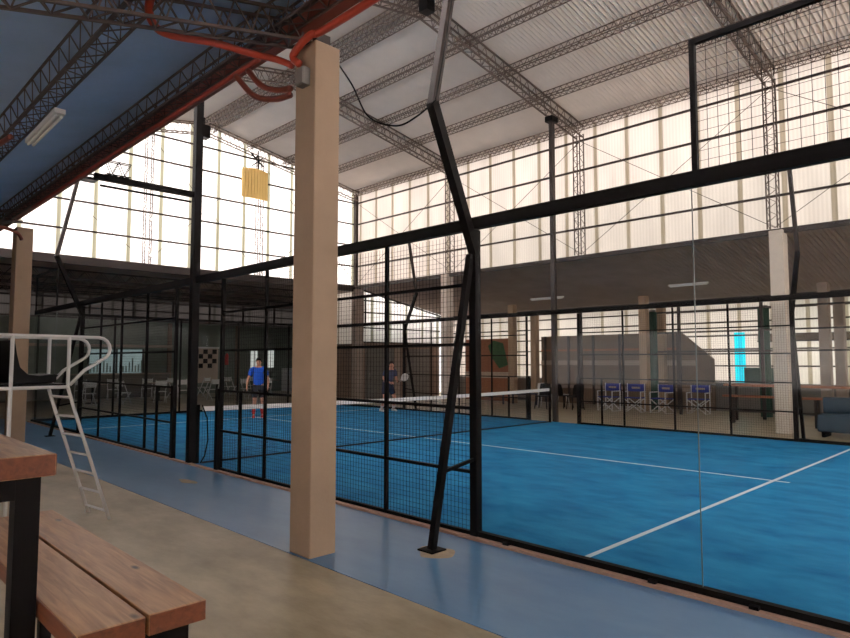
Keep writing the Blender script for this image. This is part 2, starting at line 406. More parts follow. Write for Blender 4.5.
# ------------------------------------------------------------------ right lean-to
corr('ceiling_side_roof', M['soffit'], RW+.02, CLER-.05, OX+.5, soff_z(OX+.5), BACK, EY, .11, .014, 'dark corrugated underside of the side roof')
trim(MB().bar((OX-.25, BACK, soff_z(OX)-.12), (OX-.25, EY, soff_z(OX)-.12), .12, .16), M['steel_dark'])
trim(MB().bar((RW-.1, BACK, CLER-.07), (RW-.1, EY, CLER-.07), .12, .1), M['steel_dark'])
struct(MB().box(OX+.2, OX+.2+W, BACK, 7.36, .95, soff_z(OX)-.1).box(OX+.2, OX+.2+W, 7.7, EY, .95, soff_z(OX)-.1).box(OX+.2, OX+.2+W, 7.36, 7.7, 2.6, soff_z(OX)-.1), 'wall_outer', M['sheet_side'], 'white translucent sheeting of the outer side wall')
struct(MB().box(OX+.16, OX+.28, BACK, EY, 0, .95), 'wall_outer_base', M['wall_dark'])
struct(MB().box(OX+.16, OX+.28, 23, BY, 0, 4.62), 'wall_outer_bar', M['wall_dark'])
for z in (3.35, 2.95, 2.5, 2.05, 1.5):
    trim(MB().bar((OX+.12, BACK, z), (OX+.12, EY, z), .05, .05), M['steel_dark'])
# gable wall of lean-to at the far end
mb = MB().prism([(RW, 2.45), (OX-.4, 2.45), (OX-.4, soff_z(OX-.4)-.05), (RW, soff_z(RW)-.05)], 'y', EY, EY+W)
struct(mb, 'wall_side_gable', M['sheet_end'], 'white translucent sheeting under the sloping side roof')
for z in (2.45, 3.05, 3.7, 4.2):
    xe = min(OX-.4, RW+(CLER-z)/.185)
    trim(MB().bar((RW, EY-.04, z), (xe, EY-.04, z), .05, .055), M['steel_dark'])
trim(MB().bar((RW, EY-.05, CLER-.08), (OX, EY-.05, soff_z(OX)-.08), .05, .06), M['steel_dark'])
struct(MB().box(RW+.2, OX-.4, EY, EY+.1, 0, 2.45), 'wall_side_end', M['wall_brown'], 'dark brown boarded wall under the translucent gable')
for n_, (x0, x1) in enumerate(((17.0, 18.5), (19.3, 20.7))):
    d = struct(MB().box(x0, x1, EY-.06, EY, 0, 2.2), 'door_%d' % (n_+1), M['wall_dark'], 'dark brown door leaf')
    MB().box(x0+.08, x0+.14, EY-.11, EY-.06, 1.0, 1.15).build('door_handle', M['grey'], d)
trim(MB().box(18.55, 18.85, EY-.09, EY, 0, 2.3), M['column_grey'])

# ------------------------------------------------------------------ bar area behind the far end
JY = 23.0
struct(MB().box(16.9, 16.9+W, EY+.1, JY, 2.4, 4.62), 'wall_bar_side', M['sheet_side'], 'white translucent sheeting left of the corner column')
struct(MB().box(16.88, 16.98, EY+.1, JY, 0, 2.4), 'wall_bar_side_base', M['wall_brown'])
struct(MB().box(16.9, OX+.2, JY, JY+.1, 0, 4.62), 'wall_bar_return', M['wall_dark'])
struct(MB().box(-5, 16.9, EY+.1, JY, 4.62, 4.68).box(-5, OX+.4, JY, BY+.2, 4.62, 4.68), 'ceiling_bar', M['soffit'], 'low dark ceiling beyond the far end of the court')
trim(MB().bar((LW, EY-.05, CLER-.14), (RW, EY-.05, CLER-.14), .14, .2), M['steel_dark'])
struct(MB().box(-5, OX+.2, BY, BY+.15, 0, 3.55), 'wall_bar', M['wall_green'], 'dark grey green back wall of the bar area')
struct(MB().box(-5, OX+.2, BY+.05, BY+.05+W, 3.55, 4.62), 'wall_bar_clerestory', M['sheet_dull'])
for i in range(14):
    x = -4+i*1.9
    trim(MB().bar((x, BY-.02, 3.55), (x, BY-.02, 4.6), .16, .05), M['steel_dark'])
for z in (3.6, 4.05, 4.48):
    trim(MB().bar((-5, BY-.06, z), (OX, BY-.06, z), .05, .06), M['steel_dark'])
for i, y in enumerate((22.6, 24.8, 27.0, 29.2)):
    mb = lattice(MB(), (-4, y, 4.6), (16.7, y, 4.6), (0, 1, 0), (0, 0, 1), .2, .3, .5, ch=.03, zz=.016)
    tag(mb.build('ceiling_beam', M['steel_dark']), 'lattice beam under the low dark bar ceiling, %s from the court' % ('first', 'second', 'third', 'fourth')[i], 'roof beam', 'lattice beams under the bar ceiling')

# ------------------------------------------------------------------ near canopy over the camera
cz = lambda x: 4.86+.235*(x-LW)
corr('ceiling_canopy', M['zinc_dark'], LW+.22, cz(LW+.22), -4.2, cz(-4.2), -6, 30.8, .13, .018, 'dull zinc corrugated canopy roof above the seating side')
def can_lat(x, lab, w=.22, h=.2):
    mb = lattice(MB(), (x, -5.9, cz(x)-.05), (x, 30.5, cz(x)-.05), (1, 0, .235), (-.235, 0, 1), w, h, .3, ch=.018, zz=.009)
    return tag(mb.build('canopy_purlin', M['truss']), lab, 'roof beam', 'lattice purlins under the near canopy')
can_lat(2.84, 'lattice purlin under the near canopy along its edge over the blue walkway')
can_lat(1.62, 'lattice purlin under the near canopy that carries the tube lamp')
can_lat(.2, 'lattice purlin under the near canopy farthest left, over the table')
can_lat(-1.6, 'lattice purlin under the near canopy behind the table side')
for y, nm in ((4.72, 'above the big concrete column in front'), (15.0, 'above the far left concrete column')):
    mb = lattice(MB(), (-4, y, cz(-4)-.1), (LW, y, cz(LW)-.1), (0, 1, 0), (-.185, 0, 1), .2, .24, .24, ch=.024, zz=.012)
    tag(mb.build('canopy_rafter', M['truss']), 'lattice rafter across the near canopy '+nm, 'roof beam', 'lattice rafters of the near canopy')
tag(MB().bar((LW-.04, -5.9, 4.64), (LW-.04, 20.6, 4.64), .1, .14).build('edge_beam', M['brownpipe']), 'long red brown steel beam along the canopy edge', 'beam')
struct(MB().box(-4.35, -4.2, -6, 32, 0, 1.1).box(-4.35, -4.2, -6, 32, 2.3, 3.2).box(-4.35, -4.2, 9, 32, 1.1, 2.3), 'wall_near_side_unseen', M['column_pale'])  # unseen wall, kept pale and closed to shape light under the canopy
struct(MB().box(-4.3, -4.29, -6, 9, 1.1, 2.3), 'wall_near_side_light_band', M['sheet_end'])  # unseen translucent band, added to light the big column's left face
struct(MB().box(-4.4, OX+.3, -6.3, -6.2, 0, 2.6), 'wall_entrance', M['wall_dark'])  # unseen wall behind the camera, height set to limit the light
struct(MB().box(-4.4, OX+.3, -6.26, -6.25, 2.6, 4.8), 'wall_entrance_light_sheet', M['sheet_end'])  # unseen sheet, lets light in from behind the camera

# ------------------------------------------------------------------ concrete columns
def ccol(x0, y0, s, sy, h, lab, m=None):
    t = thing('concrete_column', lab, 'column', (x0+s/2, y0+sy/2, 0), 0, None)
    MB().box(x0, x0+s, y0, y0+sy, 0, h).build('shaft', m or M['column'], t, bevel=.012)
    return t
c1 = ccol(3.12, 4.53, .27, .31, 4.5, 'tall beige concrete column standing on the walkway edge in the foreground')
MB().box(3.18, 3.33, 4.6, 4.78, 4.5, 4.62).build('cap_plate', M['steel_dark'], c1)
c2 = ccol(3.08, 15.05, .3, .36, 4.42, 'beige concrete column behind the white umpire chair')
c3 = ccol(16.13, 4.5, .36, .3, 4.72, 'beige concrete column nearest on the right, under the dark side roof', M['column_pale'])
c4 = ccol(16.13, 15.22, .34, .3, 4.72, 'pale concrete column seen behind the near lamp brace', M['column_pale'])
c5 = ccol(16.2, EY-.3, .4, .3, 4.62, 'grey column in the far right corner of the hall', M['column_grey'])
for x, y, nm, m in ((20.3, 4.7, 'inner column of the right-hand pair by the outer wall', 'column_grey'), (OX-.2, 4.62, 'outer column of the right-hand pair by the outer wall', 'column_grey'),
                    (20.3, 10.0, 'inner column of the middle pair beside the tall green pad', 'column'), (OX-.2, 10.0, 'outer column of the middle pair beside the tall green pad', 'column'),
                    (20.1, 15.4, 'thin column nearest the terracotta wall', 'column'), (OX-.2, 15.4, 'pale thin column right of the terracotta wall', 'column')):
    ccol(x-.14, y-.14, .26, .26, soff_z(x)-.2, 'slim concrete '+nm, M[m])
def pad(x, y, w, h, lab):
    t = thing('padded_post', lab, 'post', (x, y, 0))
    MB().tube([(x, y, 0), (x, y, h)], w/2, 12).build('pad', M['green'], t)
    MB().tube([(x, y, h), (x, y, h+.08)], w/2.6, 10).build('cap', M['grey'], t)
pad(21.0, 10.02, .28, 3.35, 'tall dark green padded post between two slim columns')
pad(20.6, 6.35, .32, 3.25, 'tall dark green padded post left of the nearest right-hand column')

# ------------------------------------------------------------------ court fences
def mesh_panel(x, ya, yb, za, zb, parent, pitch=.05, r=.0032):
    mb = MB(); n = max(1, round((yb-ya)/pitch)); k = max(1, round((zb-za)/pitch))
    for i in range(1, n):
        y = ya+(yb-ya)*i/n; mb.bar((x, y, za), (x, y, zb), r*.9)
    for j in range(1, k):
        z = za+(zb-za)*j/k; mb.bar((x+r, ya, z), (x+r, yb, z), r*.72)
    return mb.build('mesh_panel', M['black'], parent)
def fence(x, out, side):
    """out: -1 the outside of the court lies to smaller x"""
    for tag_, ys, gate in (('right', (3.97, 5.25, 6.5, 7.78, 9.05), 8.41), ('left', (10.72, 12.0, 13.3, 14.53, 15.82), 11.4)):
        pos = {'near': {'right': 'between the near lamp brace and the net opening', 'left': 'beyond the net opening behind the umpire chair ladder'},
               'far': {'right': 'on the far side, right of the far net post', 'left': 'on the far side, left of the far net post'}}[side][tag_]
        t = thing('court_fence', 'black steel mesh fence section %s' % pos, 'fence', (x, ys[0], 0))
        for i, y in enumerate(ys):
            big = (tag_ == 'right' and i == 0) or (tag_ == 'left' and i == 4)
            open_end = (tag_ == 'right' and i == 4) or (tag_ == 'left' and i == 0)
            w = .08 if big else (.038 if not open_end else .05)
            MB().bar((x, y, 0), (x, y, 2.92), w, w).build('post', M['black'], t)
        if tag_ == 'right': segs = list(zip(ys[:-1], ys[1:]))
        else: segs = list(zip(ys[:-1], ys[1:]))
        for i, (a, b) in enumerate(segs):
            mesh_panel(x, a+.025, b-.025, .05, 2.9, t)
        for z in (.035, .61, 1.21, 1.82, 2.4):
            MB().bar((x, ys[0], z), (x, ys[-1], z), .04, .05 if z < .1 else .03).build('rail', M['black'], t)
        # the heavier low gate frame next to the opening
        MB().bar((x+out*.03, gate, .05), (x+out*.03, gate, 1.22), .04).build('gate_stile', M['black'], t)
        ye = ys[-1]+.03 if tag_ == 'right' else ys[0]-.03
        MB().bar((x+out*.03, ye, 0), (x+out*.03, ye, 1.24), .09, .07).build('gate_post', M['black'], t)
    tag(MB().bar((x, Y0, 2.985), (x, Y1, 2.985), .07, .115).build('top_rail', M['black']),
        'long thick black rail along the top of the %s fence' % side, 'rail')
    # glass panels at both ends
    for j, (a, b) in enumerate(((Y0, 1.87), (1.87, 3.925), (15.87, 17.87), (17.87, Y1))):
        wh = ('nearest the camera', 'between the seam and the heavy lamp post', 'just past the far lamp post', 'at the far corner of the court')[j]
        if side == 'far': wh = ('at the right-hand end, out towards the corner', 'right of the heavy far post', 'left of the farthest lamp post', 'at the far corner by the translucent gable')[j]
        t = thing('glass_panel', 'clear glass wall panel of the %s fence %s' % (side, wh), 'glass panel', (x, (a+b)/2, 0), 0, 'glass wall panels of the %s fence' % side)
        MB().box(x-.006, x+.006, a+.006, b-.006, .07, 2.92).build('pane', M['glass'], t)
        MB().box(x-.03, x+.03, a, b, .012, .075).build('bottom_channel', M['black'], t)
        e = MB().box(x-.006, x+.006, a+.001, a+.006, .07, 2.92).build('pane_edge', M['seam'], t)
        if j in (0, 1): 
            for yy in (a+.35, b-.35): MB().box(x-.07, x-.02, yy-.03, yy+.03, .03, .055).build('clamp', M['black'], t)
fence(NX, -1, 'near'); fence(FX, 1, 'far')
# end posts and glass end walls
for y, yn in ((Y0, 'near'), (Y1, 'far')):
    for i in range(5):
        a = NX+.05+i*2.0; b = min(a+2.0, FX-.05)
        t = thing('glass_panel', 'clear glass panel of the %s end wall, number %s across from the walkway' % (yn, ('one', 'two', 'three', 'four', 'five')[i]), 'glass panel', ((a+b)/2, y, 0), 0, 'glass panels of the %s end wall' % yn)
        if yn == 'far':
            MB().box(a+.05, b-.006, y-.006, y+.006, .07, 2.92).build('pane', M['glass'], t)
        MB().box(a, b, y-.03, y+.03, .012, .075).build('bottom_channel', M['black'], t)
        MB().bar((a+.025, y, 0.076), (a+.025, y, 2.94), .045).build('post', M['black'], t)
        if yn == 'far': MB().bar((a, y, 2.98), (b, y, 2.98), .06, .08).build('top_rail', M['black'], t)
# raised mesh screens above the glass corners
def screen(x, ya, yb, lab):
    t = thing('mesh_screen', lab, 'fence screen', (x, (ya+yb)/2, 3.04))
    f = MB(); 
    for y in (ya, yb): f.bar((x, y, 3.04), (x, y, 4.03), .04)
    f.bar((x, ya, 4.01), (x, yb, 4.01), .04); f.build('frame', M['black'], t)
    mesh_panel(x, ya+.02, yb-.02, 3.04, 4.0, t, .075, .0035)
screen(NX, Y0, 1.84, 'raised black framed wire screen on the top rail at upper right')
screen(NX, 17.9, Y1, 'raised black framed wire screen at the far left corner of the court')
screen(FX, 17.9, Y1, 'raised wire screen on the far fence by the far right corner')
# tall straight lamp columns at the net line
tag(MB().bar((NX-.02, NY+.14, 0), (NX-.02, NY+.14, 9.0), .12, .12).build('steel_pole', M['black']), 'tall dark square steel pole beside the net at the near fence', 'pole')
fp = thing('steel_pole', 'tall dark steel pole beside the far net post reaching the roof truss', 'pole', (FX+.11, NY, 0))
MB().bar((FX+.11, NY, 0), (FX+.11, NY, 8.35), .12).build('shaft', M['steel_dark'], fp)
MB().box(FX-.04, FX+.26, NY-.12, NY+.12, 8.35, 8.5).build('head_plate', M['black'], fp)
tb = thing('tie_beam', 'dark perforated steel tie beam from the canopy edge to the tall near pole', 'beam', (LW, NY, 4.4))
MB().bar((LW-.1, NY+.14, 4.4), (NX-.09, NY+.14, 4.4), .08, .09).build('bar', M['black'], tb)
MB().bar((LW, NY+.2, 4.29), (NX-.09, NY+.2, 4.29), .03, .03).build('lower_rod', M['black'], tb)
lattice(MB(), (LW+.05, NY+.12, 4.66), (LW+.4, NY+.12, 4.66), (0, 1, 0), (0, 0, 1), .08, .2, .14, ch=.014, zz=.01).build('bracket', M['black'], tb)

# bent lamp poles with leaning braces
def lamp_pole(x, y, out, lab):
    t = thing('lamp_pole', lab, 'lamp pole', (x+out*.6, y, 0))
    bx_, tz = x+out*.58, 5.85
    MB().bar((x, y, 2.7), (bx_, y, 4.02), .085, .085, (0, 1, 0)).build('lower_arm', M['black'], t)
    MB().bar((bx_, y, 3.99), (x+out*.2, y, tz), .075, .075, (0, 1, 0)).build('upper_arm', M['steel_dark'], t)
    MB().bar((x+out*.57, y+.02, .01), (x+out*.04, y+.02, 2.68), .06, .06, (0, 1, 0)).build('brace', M['black'], t)
    MB().bar((x+out*.46, y+.02, .66), (x, y, .74), .03).build('tie', M['black'], t)
    MB().box(x+out*.57-.09, x+out*.57+.09, y-.07, y+.11, .004, .018).build('foot_plate', M['black'], t)
    f = MB().box(min(x+out*.15, x-out*.18), max(x+out*.15, x-out*.18), y-.16, y+.16, tz, tz+.06).build('floodlight', M['blackplastic'], t)
    MB().box(min(x+out*.12, x-out*.15), max(x+out*.12, x-out*.15), y-.13, y+.13, tz-.012, tz).build('lens', M['grey'], f)
lamp_pole(NX, 3.97, -1, 'bent black lamp pole with leaning brace at the near fence, right of the big column')
lamp_pole(NX, 15.82, -1, 'bent black lamp pole at the far left of the near fence behind the umpire chair')
lamp_pole(FX, 3.97, 1, 'bent dark lamp pole on the far fence at the right by the nearest right-hand column')
lamp_pole(FX, 15.82, 1, 'bent dark lamp pole on the far fence in front of the white side gable')

# ------------------------------------------------------------------ net
net = thing('padel_net', 'black court net with a white top band across the blue court', 'net', (CX, NY, 0))
def nz_(x): return .92-.04*(1-((x-CX)/5)**2)
mb = MB(); n = 220
for i in range(n+1):
    x = NX+.1+(FX-NX-.25)*i/n; mb.bar((x, NY, .02), (x, NY, nz_(x)-.02), .003)
for j in range(19):
    for i in range(12):
        xa = NX+.1+(FX-NX-.25)*i/12; xb = NX+.1+(FX-NX-.25)*(i+1)/12
        mb.bar((xa, NY, .02+(nz_(xa)-.04)*j/19), (xb, NY, .02+(nz_(xb)-.04)*j/19), .003)
mb.build('net_cords', M['net'], net)
mb = MB()
for i in range(16):
    xa = NX+.1+(FX-NX-.25)*i/16; xb = NX+.1+(FX-NX-.25)*(i+1)/16
    mb.bar((xa, NY, nz_(xa)-.03), (xb, NY, nz_(xb)-.03), .02, .075)
mb.build('white_band', M['tape'], net)
MB().bar((NX+.1, NY, .03), (FX-.15, NY, .03), .012, .03).build('bottom_cord', M['net'], net)
for x, y in ((NX+.06, NY+.09), (FX-.15, NY)): MB().bar((x, y, .012), (x, y, .95), .05).build('net_post', M['black'], net)
mb = MB().tube([(NX+.08, NY-.02, .95), (NX+.1, NY-.16, .75), (NX+.1, NY-.2, .4), (NX+.09, NY-.12, .15), (NX+.07, NY-.02, .03)], .012, 6)
mb.build('tension_strap', M['black'], net)

# ------------------------------------------------------------------ things up high
y_b = EY-.3
DX = -.32
bk = thing('slatted_box', 'yellow slatted box hanging high on the far gable wall', 'box', (11.78, y_b, 7.45))
for i in range(9):
    MB().box(DX+11.27+i*.115, DX+11.27+i*.115+.1, y_b-.1-.03*math.sin(i*PI/8), y_b-.07-.03*math.sin(i*PI/8), 7.5, 8.55+.05*math.sin(i*PI/8)).build('slat', M['yellow'], bk)
MB().box(DX+11.27, DX+12.3, y_b-.07, y_b-.03, 7.55, 8.5).build('backing', M['yellow'], bk)
MB().bar((11.3, y_b-.05, 9.15), (11.8, y_b-.05, 8.75), .04).bar((11.8, y_b-.05, 9.1), (11.35, y_b-.05, 8.7), .04).bar((11.58, y_b-.05, 8.5), (11.58, y_b-.05, 9.3), .03).bar((11.58, y_b-.05, 8.3), (11.58, EY+.04, 8.3), .04).bar((11.58, y_b-.05, 9.1), (11.58, EY+.04, 9.1), .04).build('bracket', M['black'], bk)
def speaker(x, y, z, w, h, lab):
    t = thing('speaker', lab, 'speaker', (x, y, z))
    MB().box(x-w/2, x+w/2, y-w/2, y+w/2, z-h, z).build('cabinet', M['blackplastic'], t, bevel=.01)
    MB().lathe((x, y-w/2-.004, z-h*.62), [(w*.36, 0), (w*.34, .012)], 16, (0, 1, 0)).build('cone', M['black'], t)
    MB().bar((x, y, z), (x, y, roof_z(x)-.05), .03).build('bracket', M['black'], t)
speaker(9.3, 19.9, 9.5, .3, .42, 'black box speaker hung below the roof ridge near the far gable')
speaker(8.95, 9.0, 9.3, .24, .42, 'black box speaker hung from the roof near the top centre')
# fluorescent tubes
def tube_light(p, q, lab):
    c = lerp(p, q, .5)
    t = thing('tube_light', lab, 'lamp', c, 0, None)
    MB().bar(p, q, .1, .05).build('housing', M['white'], t)
    d = (Vector(q)-Vector(p)).normalized(); o = Vector((0, 0, -.045))
    for s_ in (-.025, .025):
        w = d.cross(Vector((0, 0, 1)))*s_
        MB().tube([Vector(p)+o+w+d*.04, Vector(q)+o+w-d*.04], .014, 8).build('tube', M['tube'], t)
tube_light((1.76, 7.0, 4.17), (1.78, 8.25, 4.17), 'unlit white tube lamp under the near canopy at upper left')
tube_light((19.2, 8.6, 4.0), (19.2, 7.4, 4.0), 'pale tube lamp under the dark side roof, right of centre')
tube_light((19.3, 13.9, 3.95), (19.3, 12.5, 3.95), 'pale tube lamp under the dark side roof, just right of the lamp brace')

# conduits
def bez(pts, n=8):
    out = []; P = [Vector(p) for p in pts]; P = [P[0]]+P+[P[-1]]
    for i in range(1, len(P)-2):
        for k in range(n):
            t = k/n; a, b, c, d = P[i-1:i+3]
            out.append(.5*((2*b)+(-a+c)*t+(2*a-5*b+4*c-d)*t*t+(-a+3*b-3*c+d)*t**3))
    out.append(P[-2]); return out
def pipe(pts, r, m, name, lab, cat='conduit', grp=None):
    return tag(MB().tube(bez(pts), r, 8).build(name, M[m], smooth=True), lab, cat, grp)
pipe([(3.1, -2, 4.52), (3.1, 2, 4.52), (3.1, 4.2, 4.51), (3.04, 4.5, 4.49), (3.04, 4.76, 4.4), (3.05, 4.68, 4.3)], .034, 'orange', 'conduit', 'orange conduit along the canopy edge bending down beside the big column')
pipe([(1.9, 4.0, 4.4), (1.72, 4.55, 4.34), (1.9, 4.9, 4.26), (2.4, 4.97, 4.36), (2.8, 5.02, 4.42), (3.02, 5.0, 4.44), (3.1, 4.86, 4.36)], .032, 'orange', 'conduit', 'orange conduit looping across the canopy rafter at the top left')
pipe([(3.0, 5.3, 4.54), (3.0, 7, 4.54), (3.0, 13.5, 4.54)], .026, 'darkorange', 'conduit', 'orange conduit along the canopy edge left of the big column')
pipe([(3.0, 5.5, 4.5), (3.06, 5.35, 4.32), (3.08, 5.1, 4.2), (3.08, 4.86, 4.14)], .03, 'brownpipe', 'conduit', 'brown conduit curving from the beam to the junction box, upper of two')
pipe([(2.98, 5.7, 4.5), (3.05, 5.45, 4.24), (3.08, 5.12, 4.12), (3.08, 4.86, 4.08)], .03, 'brownpipe', 'conduit', 'brown conduit curving from the beam to the junction box, lower of two')
pipe([(1.5, 9.9, 4.2), (1.55, 8.9, 4.2), (1.6, 8.3, 4.2)], .03, 'brownpipe', 'conduit', 'dark red conduit on the lamp purlin at the left edge')
pipe([(-1, 14.7, 3.75), (1.5, 14.7, 4.15), (2.6, 14.7, 4.3), (3.0, 14.75, 4.25), (3.1, 14.7, 4.1)], .035, 'brownpipe', 'conduit', 'dull red conduit across the far canopy rafter at the left edge')
jb = thing('junction_box', 'grey junction box high on the side of the big column', 'junction box', (3.08, 4.8, 3.95))
MB().box(3.04, 3.12, 4.6, 4.72, 4.1, 4.26).build('box', M['grey'], jb, bevel=.008)
MB().box(3.034, 3.04, 4.605, 4.715, 4.11, 4.25).build('lid', M['grey'], jb)
pipe([(3.3, 4.6, 4.5), (3.5, 4.5, 4.2), (3.62, 4.4, 3.9), (3.78, 4.2, 3.8), (3.9, 4.05, 3.88), (4.0, 3.9, 4.02)], .008, 'black', 'cable', 'thin black cable sagging from the big column to the bent lamp pole', 'cable')
pipe([(4.0, 3.91, 4.02), (4.11, 3.91, 4.5), (4.33, 3.91, 5.6)], .008, 'black', 'cable', 'thin black cable running up the bent lamp pole', 'cable')

# ------------------------------------------------------------------ umpire chair
U = thing('umpire_chair', 'white tubular steel umpire chair with ladder and black seat at left', 'chair', (1.95, 7.1, 0))
ya, yb = 7.1, 7.58; xr, xf, zp = 1.44, 1.95, 1.40; R_ = .017
for y in (ya, yb):
    MB().tube([(xf, y, 1.9), (xf, y, zp), (xf+.06, y, zp-.2), (2.41, y-.0, 0)], R_, 10).build('ladder_rail', M['white'], U, True)
    MB().tube([(xr, y, 1.9), (xr, y, 0)], R_, 10).build('rear_leg', M['white'], U, True)
    arm = [(1.1, y, 1.905), (1.6, y, 1.905), (2.24, y, 1.905)]+[(2.24+.12*math.sin(t), y, 1.785+.12*math.cos(t)) for t in (.4, .8, 1.2, 1.6, 2.0, 2.35)]+[(2.1, y, 1.56), (xf+.02, y, zp+.02)]
    MB().tube(arm, R_, 10).build('arm_rail', M['white'], U, True)
    MB().tube([(1.1, y, zp), (xf, y, zp)], R_, 8).build('platform_rail', M['white'], U, True)
    MB().tube([(1.1, y, 0), (1.1, y, 1.905)], R_, 8).build('rear_leg', M['white'], U, True)
for i in range(7):
    z = .09+i*.2; x = 2.41-(2.41-xf-.06)*z/(zp-.2) if z < zp-.2 else xf+.04
    MB().tube([(x, ya, z), (x, yb, z)], .013, 8).build('rung', M['white'], U, True)
for x in (xr, xf, 1.1): MB().tube([(x, ya, zp), (x, yb, zp)], R_, 8).build('cross_bar', M['white'], U, True)
MB().box(1.12, xf, ya, yb, zp+.01, zp+.035).build('platform', M['blackplastic'], U)
# bucket seat: shell profile swept in y with thickness
prof = [(1.86, 1.50), (1.88, 1.515), (1.84, 1.53), (1.7, 1.515), (1.6, 1.53), (1.53, 1.6), (1.5, 1.72), (1.475, 1.86), (1.43, 1.86), (1.435, 1.7), (1.44, 1.56), (1.46, 1.46), (1.52, 1.44), (1.8, 1.44), (1.86, 1.455)]
MB().prism(prof, 'y', ya+.04, yb-.04).build('seat', M['blackplastic'], U, bevel=.006)
U.rotation_euler.z = math.radians(7)
bp_ = MB().box(1.1, 1.3, ya+.0, yb-.1, zp+.04, 1.78).build('backpack', M['blackplastic'], None, bevel=.03)
tag(bp_, 'black boxy bag behind the umpire seat at the left edge', 'bag')
MB().box(1.22, 1.32, ya-.008, ya+.002, 1.6, 1.72).build('white_label', M['white'], bp_)

# ------------------------------------------------------------------ bar table and bench
TB = thing('bar_table', 'tall table with thick pine top and black steel frame at lower left', 'table', (.35, 3.6, 0))
zt = 1.3
for i in range(3):
    x1 = .735-i*.25
    MB().box(x1-.246, x1, 2.79, 5.0, zt-.085, zt).build('top_plank', M['wood'], TB, bevel=.004)
    MB().box(x1-.243, x1-.003, 2.787, 2.79, zt-.082, zt-.003).build('end_grain', M['wood_end'], TB)
MB().box(.735, .738, 2.793, 4.997, zt-.082, zt-.003).build('dark_edge', M['wood_end'], TB)
for y in (2.85, 4.93):
    for x in (.648, .03):
        MB().box(x-.042, x+.042, y-.042, y+.042, 0, zt-.085).build('leg', M['black'], TB)
    MB().box(.072, .606, y-.04, y+.04, zt-.165, zt-.085).build('cross_bar', M['black'], TB)
MB().box(.61, .686, 2.9, 4.88, zt-.165, zt-.085).build('side_bar', M['black'], TB)
BN = thing('bench', 'bench of two thick pine planks on a black frame at lower left', 'bench', (.93, 3.4, 0))
zb = .75
MB().box(.94, 1.155, 2.36, 4.42, zb-.076, zb).build('seat_plank', M['wood'], BN, bevel=.004)
MB().box(.70, .925, 2.35, 4.42, zb-.076, zb).build('seat_plank', M['wood'], BN, bevel=.004)
MB().box(.943, 1.152, 2.357, 2.36, zb-.073, zb-.003).build('end_grain', M['wood_end'], BN)
MB().box(.703, .922, 2.347, 2.35, zb-.073, zb-.003).build('end_grain', M['wood_end'], BN)
MB().box(.697, .70, 2.353, 4.417, zb-.073, zb-.003).build('dark_edge', M['wood_end'], BN)
for y in (2.46, 4.25):
    MB().box(.74, 1.12, y-.03, y+.03, zb-.14, zb-.076).build('cross_bar', M['black'], BN)
    for x in (.77, 1.09): MB().box(x-.03, x+.03, y-.03, y+.03, 0, zb-.14).build('leg', M['black'], BN)

# ------------------------------------------------------------------ background furniture, right side
def bar_(a, b, w, h, m, lab, name, cat):
    return tag(MB().bar(a, b, w, h).build(name, M[m]), lab, cat)
# terracotta painted low wall and dark booth
bo = thing('terracotta_wall', 'low terracotta painted wall with pale bands and a green motif behind the net end', 'wall', (20.9, 16.6, 0))
MB().box(20.9, 21.05, 16.0, 18.6, 0, 2.6).build('panel', M['mural'], bo)
MB().box(20.88, 20.9, 16.0, 18.6, .95, 1.2).build('pale_band', M['paleband'], bo)
MB().prism([(16.25, 1.5), (16.7, 1.35), (17.1, 1.8), (17.3, 2.3), (17.0, 2.52), (16.5, 2.4)], 'x', 20.88, 20.9).build('leaf_motif', M['leafy'], bo)
bt = thing('board_partition', 'long dark board partition with a sloping right end behind the blue chairs', 'partition', (21.8, 12, 0))
MB().prism([(15.2, 0), (15.2, 2.66), (9.39, 2.66), (8.3, 1.72), (8.3, 0)], 'x', 21.78, 21.88).build('body', M['darkgreen'], bt)
MB().box(21.75, 21.78, 9.4, 15.2, 2.05, 2.12).build('upper_rail', M['mural'], bt)
MB().box(21.75, 21.78, 8.9, 15.2, 1.5, 1.68).build('pale_rail', M['column_grey'], bt)
MB().box(21.75, 21.78, 8.4, 15.2, .6, .72).build('lower_rail', M['column_grey'], bt)
for i in range(6): MB().box(21.72, 21.78, 9.45+i*1.1, 9.53+i*1.1, 0, 2.66).build('upright', M['steel_dark'], bt)
hp = thing('header_beam', 'dark green horizontal band across the outer wall at the far right', 'beam', (21.8, 5, 2.3))
MB().box(21.74, 21.86, -2, 6.9, 2.28, 2.5).build('band', M['darkgreen'], hp)
MB().box(21.7, 21.74, -2, 6.9, 2.26, 2.3).build('lower_edge', M['steel_dark'], hp)
MB().box(21.78, 21.86, 6.3, 7.35, .95, 1.45).build('lower_block', M['green'], hp)
cyp = tag(MB().box(OX+.19, OX+.2, 7.36, 7.7, .95, 2.6).build('cyan_panel', M['sheet_cyan']), 'bright cyan panel on the outer wall left of the green padded post', 'panel')
# second court frame: posts and rails behind
fr = thing('enclosure_frame', 'dark steel post and rail frame of a second enclosure under the side roof', 'frame', (18.9, 6, 0))
for y in (-2, 1.0, 3.5, 6.1, 8.5, 12):
    MB().bar((19.6, y, 0), (19.6, y, 3.55), .08).build('post', M['steel_dark'], fr)
for z in (.95, 1.95, 2.55, 3.2):
    MB().bar((19.6, -3, z), (19.6, 9.2, z), .04, .05).build('rail', M['steel_dark'], fr)
